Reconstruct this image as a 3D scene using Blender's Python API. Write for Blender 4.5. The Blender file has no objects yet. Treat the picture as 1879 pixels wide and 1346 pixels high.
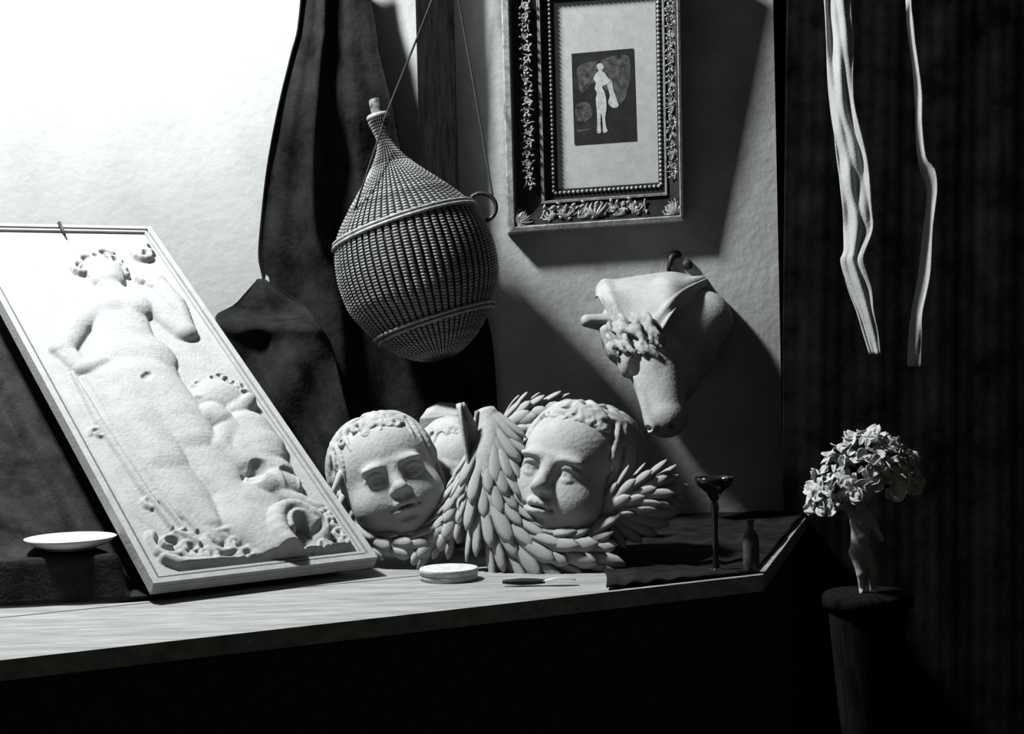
import bpy, math, random
import numpy as np
from mathutils import Matrix, Vector

# ------------------------------------------------------------------ camera, world, light
random.seed(7); RNG = np.random.RandomState(7)
W, H, F = 1879, 1346, 3000.0
CAMZ = 0.45
scn = bpy.context.scene
COL = scn.collection
cd = bpy.data.cameras.new('camera'); cam = bpy.data.objects.new('camera', cd); COL.objects.link(cam)
cd.sensor_width = 36; cd.lens = 36 * F / W; cd.clip_end = 100
CM = (Matrix.Translation((0, 0, CAMZ)) @ Matrix.Rotation(math.radians(88.8), 4, 'X')
      @ Matrix.Rotation(math.radians(-1.4), 4, 'Z'))
cam.matrix_world = CM
scn.camera = cam
world = bpy.data.worlds.new('world'); scn.world = world; world.use_nodes = True
bg = world.node_tree.nodes['Background']
bg.inputs[0].default_value = (1.0, 1.0, 0.80, 1); bg.inputs[1].default_value = 0.036
LIGHT = Vector((-1.42, 3.13, 2.42)); LDIR = Vector((1.35, 0.45, -2.00)).normalized()
ld = bpy.data.lights.new('skylight_daylight', 'AREA'); ld.shape = 'RECTANGLE'; ld.size = 0.24; ld.size_y = 0.24
ld.energy = 190; ld.color = (0.96, 1.0, 1.0)
lo = bpy.data.objects.new('skylight_daylight', ld); COL.objects.link(lo)
lo.location = LIGHT; lo.rotation_euler = LDIR.to_track_quat('-Z', 'Y').to_euler()
vs = scn.view_settings
vs.view_transform = 'Standard'; vs.look = 'None'; vs.gamma = 1; vs.use_curve_mapping = False; vs.exposure = 0.0

# ------------------------------------------------------------------ helpers
R3 = CM.to_3x3()
def ray(px, py): return R3 @ Vector(((px - W / 2) / F, -(py - H / 2) / F, -1))
def PY(px, py, y): r = ray(px, py); return Vector((0, 0, CAMZ)) + r * (y / r.y)
def PZ(px, py, z): r = ray(px, py); return Vector((0, 0, CAMZ)) + r * ((z - CAMZ) / r.z)

MATS = {}
def mat(name, col, rough=0.8, var=0.12, scale=20, bump=0.0, bscale=60, spec=0.3, stretch=None, col2=None, metal=0.0, detail=5):
    m = bpy.data.materials.new(name); m.use_nodes = True; nt = m.node_tree; b = nt.nodes['Principled BSDF']
    b.inputs['Roughness'].default_value = rough; b.inputs['Specular IOR Level'].default_value = spec
    b.inputs['Metallic'].default_value = metal
    tc = nt.nodes.new('ShaderNodeTexCoord'); src = tc.outputs['Object']
    if stretch:
        mp = nt.nodes.new('ShaderNodeMapping'); mp.inputs['Scale'].default_value = stretch[:3]
        if len(stretch) > 3: mp.inputs['Rotation'].default_value = (0, 0, stretch[3])
        nt.links.new(src, mp.inputs[0]); src = mp.outputs[0]
    n = nt.nodes.new('ShaderNodeTexNoise'); n.inputs['Scale'].default_value = scale; n.inputs['Detail'].default_value = detail
    n.inputs['Roughness'].default_value = 0.65
    nt.links.new(src, n.inputs['Vector'])
    cr = nt.nodes.new('ShaderNodeValToRGB')
    c2 = col2 or tuple(max(0, c * (1 - 3 * var)) for c in col)
    c1 = tuple(min(1, c * (1 + var)) for c in col)
    cr.color_ramp.elements[0].position = 0.3; cr.color_ramp.elements[1].position = 0.68
    cr.color_ramp.elements[0].color = (*c2, 1); cr.color_ramp.elements[1].color = (*c1, 1)
    nt.links.new(n.outputs['Fac'], cr.inputs[0]); nt.links.new(cr.outputs[0], b.inputs['Base Color'])
    if bump:
        n2 = nt.nodes.new('ShaderNodeTexNoise'); n2.inputs['Scale'].default_value = bscale; n2.inputs['Detail'].default_value = 6
        nt.links.new(src, n2.inputs['Vector'])
        bp = nt.nodes.new('ShaderNodeBump'); bp.inputs['Strength'].default_value = bump; bp.inputs['Distance'].default_value = 0.004
        nt.links.new(n2.outputs['Fac'], bp.inputs['Height']); nt.links.new(bp.outputs[0], b.inputs['Normal'])
    MATS[name] = m; return m
def g(v): return (v * 0.985, v, v * 0.97)
mat('plaster_wall', g(.36), .9, .10, 6, .5, 45)
mat('limewash', g(.38), .9, .05, 5, .35, 40)
mat('plaster', g(.31), .85, .07, 25, .35, 130)
mat('panel_plaster', g(.29), .85, .05, 30, .25, 160)
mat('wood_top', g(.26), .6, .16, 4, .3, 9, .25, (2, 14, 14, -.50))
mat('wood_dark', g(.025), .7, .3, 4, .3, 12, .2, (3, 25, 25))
mat('wood_black', g(.008), .9, .3, 4, .3, 12, .04, (25, 25, 3))  # near-black; on the upright wall strip it stands for a shadow band
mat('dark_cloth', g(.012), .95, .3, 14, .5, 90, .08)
mat('grey_cloth', g(.022), .95, .3, 14, .6, 160, .1)
mat('recess_black', g(.009), .95, .3, 10, .2, 60, .02)  # darkness of the unlit opening put into the colour
mat('linen', g(.34), .9, .08, 18, .35, 220)
mat('wicker', g(.20), .5, .22, 60, .3, 300, .5)
mat('wicker_band', g(.24), .5, .2, 60, .3, 300, .5)
mat('basket_core', g(.012), .9, .2, 30)
mat('cork', g(.14), .9, .3, 90, .6, 200)
mat('cord', g(.020), .9, .2, 90, .3, 300)
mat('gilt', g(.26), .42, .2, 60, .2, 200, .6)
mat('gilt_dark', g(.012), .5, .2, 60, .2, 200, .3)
mat('paper', g(.46), .9, .05, 40, .1, 300)
mat('print_dark', g(.018), .8, .5, 30, 0, 1, .2, None, g(.012))
mat('print_grey', g(.09), .8, .4, 60, 0, 1, .2)
mat('print_pale', g(.52), .8, .12, 90, 0, 1, .2)
mat('iron', g(.015), .5, .2, 60, .3, 200, .4)
mat('china', g(.50), .35, .02, 20, 0, 1, .5)
mat('dark_glass', g(.012), .12, .1, 20, 0, 1, .5)
mat('steel', g(.62), .3, .05, 60, 0, 1, .6, metal=.4)
mat('dusty_glass', g(.06), .5, .3, 60, .2, 100, .4)
mat('floorboard', g(.03), .8, .3, 5, .2, 20, .2, (2, 20, 20))
mat('bone', g(.46), .7, .12, 60, .3, 200)

def link(o, parent=None):
    COL.objects.link(o)
    if parent is not None: o.parent = parent
    return o
def mesh(name, V, Fc, m, parent=None, smooth=True, origin=None):
    """one mesh object; V in world space, origin = the thing's base (or the parent thing's location)"""
    V = np.asarray([tuple(v) for v in V] if not isinstance(V, np.ndarray) else V, dtype=np.float64)
    if origin is None: origin = Vector((0, 0, 0))
    me = bpy.data.meshes.new(name)
    me.from_pydata((V - np.array(origin)).tolist(), [], [tuple(map(int, f)) for f in Fc])
    me.update()
    if smooth: me.polygons.foreach_set('use_smooth', [True] * len(me.polygons))
    me.materials.append(MATS[m])
    o = bpy.data.objects.new(name, me); link(o, parent)
    if parent is None: o.location = origin
    return o
def tag(o, label=None, cat=None, group=None, kind=None):
    if label: o['label'] = label
    if cat: o['category'] = cat
    if group: o['group'] = group
    if kind: o['kind'] = kind
    return o
def thing(name, loc, label, cat, group=None):
    e = bpy.data.objects.new(name, None); link(e); e.location = loc; e.empty_display_size = .05
    return tag(e, label, cat, group)
def cat_(parts):
    V = []; Fc = []; n = 0
    for v, f in parts:
        v = np.asarray([tuple(p) for p in v] if not isinstance(v, np.ndarray) else v, dtype=np.float64)
        V.append(v); Fc += [tuple(i + n for i in q) for q in f]; n += len(v)
    return np.vstack(V), Fc
def box(a, b):
    x0, y0, z0 = a; x1, y1, z1 = b
    v = [(x0,y0,z0),(x1,y0,z0),(x1,y1,z0),(x0,y1,z0),(x0,y0,z1),(x1,y0,z1),(x1,y1,z1),(x0,y1,z1)]
    return np.array(v, float), [(0,3,2,1),(4,5,6,7),(0,1,5,4),(1,2,6,5),(2,3,7,6),(3,0,4,7)]
def prism(poly, z0, z1):
    n = len(poly); v = [(p[0], p[1], z0) for p in poly] + [(p[0], p[1], z1) for p in poly]
    f = [tuple(range(n - 1, -1, -1)), tuple(range(n, 2 * n))] + [(i, (i + 1) % n, n + (i + 1) % n, n + i) for i in range(n)]
    return np.array(v, float), f
def xf(vf, M):
    v, f = vf; A = np.array(M)
    return v @ A[:3, :3].T + A[:3, 3], f
def smooth_path(pts, n):
    P = np.array([tuple(p) for p in pts], float); m = len(P); out = []
    for t in np.linspace(0, m - 1, n):
        i = min(int(t), m - 2); u = t - i
        p0, p1, p2, p3 = P[max(i - 1, 0)], P[i], P[i + 1], P[min(i + 2, m - 1)]
        out.append(.5 * ((2 * p1) + (-p0 + p2) * u + (2 * p0 - 5 * p1 + 4 * p2 - p3) * u * u + (-p0 + 3 * p1 - 3 * p2 + p3) * u ** 3))
    return np.array(out)
def tube(pts, rad, n=8, cap=True, flat=1.0):
    P = np.array([tuple(p) for p in pts], float); k = len(P)
    rad = np.full(k, rad) if np.isscalar(rad) else np.interp(np.linspace(0, 1, k), np.linspace(0, 1, len(rad)), rad)
    T = np.gradient(P, axis=0); T /= np.linalg.norm(T, axis=1)[:, None] + 1e-12
    up = np.array([0, 0, 1.]) if abs(T[0][2]) < .9 else np.array([1., 0, 0])
    V = []; Nn = np.cross(T[0], up); Nn /= np.linalg.norm(Nn)
    for i in range(k):
        Nn = Nn - T[i] * (Nn @ T[i]); Nn /= np.linalg.norm(Nn) + 1e-12; B = np.cross(T[i], Nn)
        for j in range(n):
            a = 2 * math.pi * j / n
            V.append(P[i] + rad[i] * (math.cos(a) * Nn + flat * math.sin(a) * B))
    Fc = [(i*n+j, i*n+(j+1)%n, (i+1)*n+(j+1)%n, (i+1)*n+j) for i in range(k-1) for j in range(n)]
    if cap: Fc += [tuple(range(n - 1, -1, -1)), tuple(range((k-1)*n, k*n))]
    return np.array(V), Fc
def lathe(prof, n=32, M=None):
    V = []; k = len(prof)
    for r, z in prof:
        for j in range(n):
            a = 2 * math.pi * j / n; V.append((r * math.cos(a), r * math.sin(a), z))
    Fc = [(i*n+j, i*n+(j+1)%n, (i+1)*n+(j+1)%n, (i+1)*n+j) for i in range(k-1) for j in range(n)]
    vf = (np.array(V), Fc)
    return xf(vf, M) if M is not None else vf
def sheet(G, th=.003):
    """G: rows x cols x 3 grid of points -> closed thin cloth"""
    G = np.array(G, float); r, c, _ = G.shape
    du = np.gradient(G, axis=1); dv = np.gradient(G, axis=0)
    N = np.cross(du, dv); N /= np.linalg.norm(N, axis=2)[:, :, None] + 1e-12
    A = (G + N * th / 2).reshape(-1, 3); B = (G - N * th / 2).reshape(-1, 3); n = r * c
    Fc = []
    for i in range(r - 1):
        for j in range(c - 1):
            a, b, d, e = i*c+j, i*c+j+1, (i+1)*c+j+1, (i+1)*c+j
            Fc += [(a, b, d, e), (n+a, n+e, n+d, n+b)]
    ring = [j for j in range(c)] + [i*c+c-1 for i in range(1, r)] + [(r-1)*c+j for j in range(c-2, -1, -1)] + [i*c for i in range(r-2, 0, -1)]
    for q in range(len(ring)):
        a, b = ring[q], ring[(q + 1) % len(ring)]; Fc.append((b, a, n + a, n + b))
    return np.vstack([A, B]), Fc

class SDF:
    def __init__(s, lo, hi, h):
        s.lo = np.array(lo, float); s.h = h
        s.n = np.ceil((np.array(hi) - s.lo) / h).astype(int) + 1
        s.ax = [s.lo[i] + h * np.arange(s.n[i]) for i in range(3)]
        s.D = np.full(tuple(s.n), 1e3 * h, dtype=np.float32)
    def win(s, lo, hi, k):
        m = k + 3 * s.h; sl = []
        for i in range(3):
            a = max(0, int((lo[i] - m - s.lo[i]) / s.h)); b = min(s.n[i], int((hi[i] + m - s.lo[i]) / s.h) + 2)
            if b <= a: return None
            sl.append(slice(a, b))
        g_ = np.meshgrid(*[s.ax[i][sl[i]] for i in range(3)], indexing='ij')
        return tuple(sl), np.stack(g_, -1)
    def put(s, sl, d, k, sub=False):
        a = s.D[sl]
        if sub:
            d = -d; hh = np.maximum(k - np.abs(a - d), 0) / max(k, 1e-9); s.D[sl] = np.maximum(a, d) + hh * hh * k / 4
        else:
            hh = np.maximum(k - np.abs(a - d), 0) / max(k, 1e-9); s.D[sl] = np.minimum(a, d) - hh * hh * k / 4
    def ell(s, c, r, k=.05, sub=False, rot=None):
        c = np.array(c, float); r = np.array(r if hasattr(r, '__len__') else (r, r, r), float); R = max(r)
        e = np.array([R]*3) if rot is not None else r
        w = s.win(c - e, c + e, k)
        if w is None: return
        sl, p = w; p = p - c
        if rot is not None: p = p @ np.array(rot)
        k0 = np.linalg.norm(p / r, axis=-1); k1 = np.linalg.norm(p / (r * r), axis=-1) + 1e-9
        s.put(sl, k0 * (k0 - 1) / k1, k, sub)
    def cap(s, a, b, ra, rb=None, k=.05, sub=False):
        a = np.array(a, float); b = np.array(b, float); rb = ra if rb is None else rb; R = max(ra, rb)
        w = s.win(np.minimum(a, b) - R, np.maximum(a, b) + R, k)
        if w is None: return
        sl, p = w; ba = b - a; pa = p - a
        t = np.clip((pa @ ba) / (ba @ ba + 1e-12), 0, 1)
        s.put(sl, np.linalg.norm(pa - t[..., None] * ba, axis=-1) - (ra + (rb - ra) * t), k, sub)
    def chain(s, pts, ra, rb, k=.03, sub=False):
        n = len(pts) - 1
        for i in range(n): s.cap(pts[i], pts[i+1], ra + (rb-ra)*i/n, ra + (rb-ra)*(i+1)/n, k, sub)
    def mesh(s):
        D = s.D; I = D < 0
        cnt = np.zeros(tuple(np.array(D.shape) - 1)); acc = np.zeros(cnt.shape + (3,))
        nx, ny, nz = cnt.shape
        offs = [(i, j, k) for i in (0, 1) for j in (0, 1) for k in (0, 1)]
        S = lambda A, o: A[o[0]:o[0]+nx, o[1]:o[1]+ny, o[2]:o[2]+nz]
        for o in offs:
            for a in range(3):
                if o[a] == 0:
                    q = list(o); q[a] = 1
                    d0, d1 = S(D, o), S(D, q); cr = (d0 < 0) != (d1 < 0)
                    t = np.where(cr, d0 / np.where(cr, d0 - d1, 1), 0)
                    for b in range(3): acc[..., b] += np.where(cr, o[b] + (t if a == b else 0), 0)
                    cnt += cr
        act = cnt > 0; idx = -np.ones(cnt.shape, int); ii = np.argwhere(act); idx[act] = np.arange(len(ii))
        V = s.lo + s.h * (ii + acc[act] / cnt[act][:, None])
        Fs = []
        for a in range(3):
            b, c = (a + 1) % 3, (a + 2) % 3
            s0 = [slice(None)] * 3; s0[a] = slice(0, -1); s1 = [slice(None)] * 3; s1[a] = slice(1, None)
            A0, A1 = I[tuple(s0)], I[tuple(s1)]
            e = np.argwhere(A0 != A1)
            e = e[(e[:, b] > 0) & (e[:, c] > 0) & (e[:, b] < D.shape[b] - 1) & (e[:, c] < D.shape[c] - 1)]
            fl = A0[tuple(e.T)]
            def cell(db, dc):
                q = e.copy(); q[:, b] -= db; q[:, c] -= dc; return idx[tuple(q.T)]
            Q = np.stack([cell(1, 1), cell(0, 1), cell(0, 0), cell(1, 0)], 1)
            Q[~fl] = Q[~fl][:, ::-1]; Fs.append(Q)
        return V, np.vstack(Fs)

def mesh_np(name, V, Fq, m, parent=None, origin=None):
    """fast builder for big quad meshes"""
    if origin is None: origin = Vector((0, 0, 0))
    V = V - np.array(origin)
    me = bpy.data.meshes.new(name); me.vertices.add(len(V)); me.vertices.foreach_set('co', V.astype(np.float32).ravel())
    k = Fq.shape[1]; me.loops.add(Fq.size); me.loops.foreach_set('vertex_index', Fq.astype(np.int32).ravel())
    me.polygons.add(len(Fq)); me.polygons.foreach_set('loop_start', (np.arange(len(Fq)) * k).astype(np.int32))
    me.update(calc_edges=True); me.validate()
    me.polygons.foreach_set('use_smooth', [True] * len(me.polygons))
    me.materials.append(MATS[m])
    o = bpy.data.objects.new(name, me); link(o, parent)
    if parent is None: o.location = origin
    return o

# ------------------------------------------------------------------ setting
YL, YR = 3.95, 3.955                       # nearer and further stretch of the back wall
FLOOR = -0.76
xs = PY(767, 150, YL).x                    # where the nearer stretch ends
xe = PY(1427, 400, YR).x                   # end of the wall, dark opening beyond
v, f = box((-2.8, YL, FLOOR), (xs, YL + .3, 3.2)); tag(mesh('wall_back_left', v, f, 'limewash', smooth=False), kind='structure')
v, f = box((xs, YR, FLOOR), (xe, YR + .3, 3.2)); wb = tag(mesh('wall_back', v, f, 'plaster_wall', smooth=False), kind='structure')
v, f = box((-2.8, .2, FLOOR - .05), (2.6, 5.2, FLOOR)); tag(mesh('floor', v, f, 'floorboard', smooth=False), kind='structure')
v, f = box((xe, 5.0, FLOOR), (2.6, 5.2, 3.2)); tag(mesh('wall_recess', v, f, 'recess_black', smooth=False), kind='structure')
v, f = box((2.4, 2.2, FLOOR), (2.6, 5.0, 3.2)); tag(mesh('wall_right', v, f, 'recess_black', smooth=False), kind='structure')
v, f = box((-2.8, 1.9, FLOOR), (-2.55, YL, 3.2)); tag(mesh('wall_left', v, f, 'limewash', smooth=False), kind='structure')
# near-black upright strip added for the shadow band of a wall step
p0, p1 = PY(765, 100, YR - .05).x, PY(834, 100, YR - .05).x
v, f = box((p0, YR - .05, FLOOR), (p1, YR, 2.05))
tag(mesh('shade_strip_1', v, f, 'wood_black', smooth=False), kind='structure')
# sloping attic ceiling with the skylight the daylight comes through (above the picture)
zax = -LDIR; xax = Vector((0, 1, 0)).cross(zax).normalized(); yax = zax.cross(xax)
CMx = Matrix(((xax.x, yax.x, zax.x, LIGHT.x), (xax.y, yax.y, zax.y, LIGHT.y), (xax.z, yax.z, zax.z, LIGHT.z), (0, 0, 0, 1)))
hs = .16
parts = [box((-.5, -.35, -.02), (-hs, .6, .02)), box((hs, -.35, -.02), (.9, .6, .02)), box((-hs, hs, -.02), (hs, .6, .02)), box((-hs, -.35, -.02), (hs, -hs, .02))]
v, f = xf(cat_(parts), CMx); tag(mesh('ceiling', v, f, 'limewash', smooth=False), kind='structure')
parts = [box((-hs-.02, -hs-.02, -.035), (-hs, hs+.02, .03)), box((hs, -hs-.02, -.035), (hs+.02, hs+.02, .03)), box((-hs, hs, -.035), (hs, hs+.02, .03)), box((-hs, -hs-.02, -.035), (hs, -hs, .03))]
v, f = xf(cat_(parts), CMx); tag(mesh('window_1', v, f, 'wood_dark', smooth=False), kind='structure')

# ------------------------------------------------------------------ table
E0 = PZ(97, 1200, 0); E1 = PZ(1310, 1064, 0)
U = (E1 - E0).normalized(); Vd = Vector((-U.y, U.x, 0))           # along the front edge / towards the wall
def TB(u, v_, z): return E0 + U * u + Vd * v_ + Vector((0, 0, z))
uR = (PZ(1400, 1054, 0) - E0).dot(U)
C1 = TB(uR, 0, 0); C2 = Vector((xe + .06, YL - .012, 0))
tb = thing('table', Vector((C1.x - .2, C1.y + .1, FLOOR)), 'wooden work table under the casts, front closed by an added dark board', 'table')
def tbox(u0, u1, v0, v1, z0, z1): return prism([TB(u0, v0, 0), TB(u1, v0, 0), TB(u1, v1, 0), TB(u0, v1, 0)], z0, z1)
def clip(poly, p, n):
    out = []
    for i in range(len(poly)):
        a, b = poly[i], poly[(i + 1) % len(poly)]; da, db = (a - p).dot(n), (b - p).dot(n)
        if da <= 0: out.append(a)
        if (da < 0) != (db < 0): out.append(a + (b - a) * (da / (da - db)))
    return out
nr_ = Vector(((C2 - C1).y, -(C2 - C1).x, 0)).normalized()
for i in range(11):                         # top boards, running with the front edge as far as the wall
    a, b = .19 * i, .19 * (i + 1) - .002
    po = clip(clip(clip([TB(-.55, a, 0), TB(3, a, 0), TB(3, b, 0), TB(-.55, b, 0)], C1, nr_), Vector((0, YL - .012, 0)), Vector((0, 1, 0))), Vector((-1.9, 0, 0)), Vector((-1, 0, 0)))
    if len(po) < 3: continue
    v, f = prism(po, -.03, -.0008 * (i % 2)); mesh('plank', v, f, 'wood_top', tb, False, tb.location)
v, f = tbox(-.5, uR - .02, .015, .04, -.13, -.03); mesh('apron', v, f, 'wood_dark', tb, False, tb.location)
v, f = tbox(-.5, uR - .03, .022, .036, FLOOR + .06, -.13); mesh('shade_fill_front', v, f, 'wood_dark', tb, False, tb.location)  # board added to fill in the darkness under the table
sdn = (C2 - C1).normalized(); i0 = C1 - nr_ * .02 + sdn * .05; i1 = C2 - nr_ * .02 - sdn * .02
v, f = prism([i0 - nr_ * .015, i0, i1, i1 - nr_ * .015], FLOOR + .06, -.03); mesh('shade_fill_side', v, f, 'wood_dark', tb, False, tb.location)  # likewise added, closes the right side dark
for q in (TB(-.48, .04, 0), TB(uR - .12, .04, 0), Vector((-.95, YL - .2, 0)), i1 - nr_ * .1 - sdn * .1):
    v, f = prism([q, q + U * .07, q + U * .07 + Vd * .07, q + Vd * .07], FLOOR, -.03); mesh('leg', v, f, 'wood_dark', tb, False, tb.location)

# ------------------------------------------------------------------ leaning relief panel
PA = PZ(280, 1076, .03); PB = PZ(691, 1027, .03)
Bd = PB - PA; PWd = Bd.length; Bd.normalize(); Lh = Vector((-Bd.y, Bd.x, 0))
r_ = ray(275, 420); A_ = np.column_stack([tuple(Lh), (0, 0, 1), tuple(-r_)])
s_ = np.linalg.solve(A_, np.array(Vector((0, 0, CAMZ)) - PB))
PL = math.hypot(s_[0], s_[1]); Sd = (Lh * s_[0] + Vector((0, 0, s_[1]))) / PL
Nd = Bd.cross(Sd).normalized()
if Nd.z < 0: Nd = -Nd
def puv(px, py):
    r = ray(px, py); t = (PA - Vector((0, 0, CAMZ))).dot(Nd) / r.dot(Nd)
    q = Vector((0, 0, CAMZ)) + r * t - PA
    return q.dot(Bd), q.dot(Sd)
nu, nv = 260, 660
uu, vv = np.meshgrid(np.linspace(0, PWd, nu), np.linspace(0, PL, nv))
Hf = np.zeros_like(uu)
def stroke(pts, rad, h, k=.006, sub=False, px=True, wide=1.0):
    """rounded relief stroke; pts in photo pixels on the panel"""
    global Hf
    Q = [puv(*p) if px else p for p in pts]
    n = len(Q); rad = rad if hasattr(rad, '__len__') else [rad] * n
    if n == 1: Q = Q * 2; rad = list(rad) * 2; n = 2
    for i in range(n - 1):
        a = np.array(Q[i]); b = np.array(Q[i+1]); ra, rb = rad[i], rad[i+1]; R = max(ra, rb)
        iu0 = max(0, int((min(a[0], b[0]) - R) / PWd * nu) - 2); iu1 = min(nu, int((max(a[0], b[0]) + R) / PWd * nu) + 3)
        iv0 = max(0, int((min(a[1], b[1]) - R) / PL * nv) - 2); iv1 = min(nv, int((max(a[1], b[1]) + R) / PL * nv) + 3)
        if iu1 <= iu0 or iv1 <= iv0: continue
        X = uu[iv0:iv1, iu0:iu1]; Y = vv[iv0:iv1, iu0:iu1]
        ba = b - a; L2 = ba @ ba + 1e-12
        t = np.clip(((X - a[0]) * ba[0] + (Y - a[1]) * ba[1]) / L2, 0, 1)
        d = np.hypot(X - a[0] - t * ba[0], Y - a[1] - t * ba[1]) / (ra + (rb - ra) * t)
        e = h * np.sqrt(np.maximum(0, 1 - d * d)); cur = Hf[iv0:iv1, iu0:iu1]
        if sub: Hf[iv0:iv1, iu0:iu1] = cur - e
        else:
            on = d < 1; hh = np.maximum(k - np.abs(cur - e), 0) / k
            Hf[iv0:iv1, iu0:iu1] = np.where(on, np.maximum(cur, e) + hh * hh * k / 4 * np.minimum(1, (1 - d) * 6), cur)
def curl(px, py, r, turns=1.3, w=.010, h=.012, a0=0, sgn=1):
    c = np.array(puv(px, py)); pts = []
    for t in np.linspace(0, 1, 14):
        a = a0 + sgn * turns * 2 * math.pi * t; rr = r * (1 - .8 * t); pts.append((c[0] + rr * math.cos(a), c[1] + rr * math.sin(a)))
    stroke(pts, [w * 1.15 * (1 - .5 * i / 13) for i in range(14)], h * .62, .004, px=False)
# a reclining draped figure, child riders, coils and scrolls, all in low relief
stroke([(60, 560), (130, 700), (250, 860), (420, 1010)], [.09, .12, .12, .06], .006, .004)
stroke([(185, 690), (235, 790), (330, 900), (395, 985)], [.05, .07, .06, .03], .020)
stroke([(215, 640), (200, 720), (260, 850), (330, 940)], [.05, .06, .05, .03], .018)
stroke([(205, 560), (225, 615), (245, 660), (255, 690)], [.070, .066, .085, .085], .030)
stroke([(250, 655)], [.085], .036); stroke([(196, 570)], [.048], .037); stroke([(244, 566)], [.048], .037)
stroke([(188, 500), (196, 515)], [.050, .040], .034); stroke([(202, 530), (210, 545)], [.03, .05], .026)
for a in ((150, 497), (158, 485), (172, 478), (190, 474), (206, 482), (218, 496), (215, 512), (262, 470), (278, 462), (270, 515), (285, 528)):
    curl(a[0], a[1], .024, 1.1, .009, .030, random.random() * 6)
stroke([(258, 548), (300, 575), (338, 612)], [.045, .040, .030], .030); stroke([(338, 612), (318, 560), (285, 520), (262, 508)], [.028, .030, .026, .024], .027)
stroke([(178, 565), (135, 600), (112, 645)], [.04, .034, .03], .028); stroke([(112, 645), (150, 682), (186, 672)], [.028, .026, .022], .027)
stroke([(262, 700), (318, 765), (352, 812)], [.080, .070, .056], .040); stroke([(352, 818), (400, 880), (455, 955)], [.054, .046, .026], .030)
stroke([(232, 705), (262, 775), (300, 850)], [.070, .066, .050], .034); stroke([(300, 850), (345, 915), (385, 965)], [.05, .042, .026], .026)
stroke([(262, 714), (268, 708)], [.010, .008], .008, sub=True)
for k_ in range(9):                                     # drapery lines
    a = 150 + 22 * k_
    stroke([(a - 20, 690 + 10 * k_), (a + 30, 780 + 9 * k_), (a + 110, 900 + 6 * k_), (a + 165, 975 + 2 * k_)], [.005, .011, .011, .004], .020 - .001 * k_, .004)
# child with curly hair, then a second smaller one
stroke([(398, 735)], [.060], .040); stroke([(388, 770), (400, 778)], [.040, .034], .042); stroke([(430, 762), (455, 742)], [.030, .020], .034)
for a in ((362, 720), (372, 712), (386, 708), (400, 706), (413, 712), (425, 716), (436, 722), (368, 735), (408, 722), (420, 730), (446, 735)):
    curl(a[0], a[1], .016, 1.0, .007, .044, random.random() * 6)
stroke([(455, 788), (475, 822), (480, 838)], [.050, .056, .05], .040); stroke([(440, 800), (455, 850)], [.05, .06], .034)
stroke([(420, 790), (400, 830), (440, 860)], [.032, .03, .026], .034)
stroke([(484, 858), (505, 868)], [.034, .038], .036); stroke([(482, 898)], [.040], .042); stroke([(515, 892)], [.042], .042)
stroke([(470, 870), (462, 895)], [.018, .014], .016, sub=True); stroke([(524, 885), (532, 905)], [.02, .016], .012, sub=True)
stroke([(500, 912), (545, 925), (580, 938)], [.03, .024, .016], .026); stroke([(470, 915), (452, 945)], [.03, .02], .026)
# scaly tail ending in the coil at the lower right
stroke([(455, 930), (470, 965), (510, 995), (560, 1012)], [.070, .080, .070, .03], .034)
stroke([(468, 985), (500, 1012), (545, 1020)], [.03, .03, .02], .03)
c_ = puv(556, 990)
pts = [(c_[0] + (.062 - .030 * t) * math.cos(4.4 - 4.6 * t), c_[1] + 1.0 * (.092 - .045 * t) * math.sin(4.4 - 4.6 * t)) for t in np.linspace(0, 1, 16)]
stroke(pts, [.030 - .012 * i / 15 for i in range(16)], .055, .003, px=False)
stroke([(558, 992), (566, 1000)], [.040, .034], .040, sub=True)
pts = [(c_[0] + (.030) * math.cos(a), c_[1] - .004 + .05 * math.sin(a)) for a in np.linspace(2.9, .4, 12)]
stroke(pts, [.013] * 12, .048, .003, px=False)
for a in ((585, 945), (600, 955), (612, 968), (620, 985), (632, 990), (640, 1003), (610, 1005), (592, 1010), (622, 1012), (650, 1012), (575, 1020)):
    curl(a[0], a[1], .020, 1.2, .008, .034, random.random() * 6, random.choice((-1, 1)))
for a, r, sg, a0 in (((312, 1002), .040, 1, 2.2), ((350, 1012), .034, -1, .5), ((408, 1000), .036, 1, 1.2), ((432, 1002), .034, -1, 2.4), ((378, 1024), .026, 1, 3.0), ((455, 1022), .024, -1, 0), ((486, 1028), .020, 1, 1)):
    curl(a[0], a[1], r, 1.35, .0095, .026, a0, sg)
stroke([(300, 1028), (345, 1040), (400, 1036), (470, 1030)], [.010, .016, .014, .006], .020, .003)
stroke([(318, 985), (345, 992), (362, 1004)], [.008, .014, .008], .022, .003); stroke([(395, 985), (420, 978), (440, 990)], [.008, .013, .008], .022, .003)
for a in ((196, 785), (212, 790), (225, 782), (235, 805), (258, 820), (272, 832), (285, 838), (262, 845), (290, 896), (304, 905), (320, 900), (290, 915), (312, 925), (278, 925), (300, 885), (410, 965), (420, 975), (402, 952), (432, 985), (395, 940), (180, 800), (340, 985)):
    curl(a[0], a[1], .018, 1.1, .007, .022, random.random() * 6, random.choice((-1, 1)))
ddx = RNG.randn(nv // 6 + 2, nu // 6 + 2)
Hf += .0010 * np.kron(ddx, np.ones((6, 6)))[:nv, :nu] * 0 + .0006 * RNG.randn(nv, nu)
for _ in range(2): Hf[1:-1, 1:-1] = (Hf[1:-1, 1:-1] * 2 + Hf[:-2, 1:-1] + Hf[2:, 1:-1] + Hf[1:-1, :-2] + Hf[1:-1, 2:]) / 6
Hf *= .78
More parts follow.
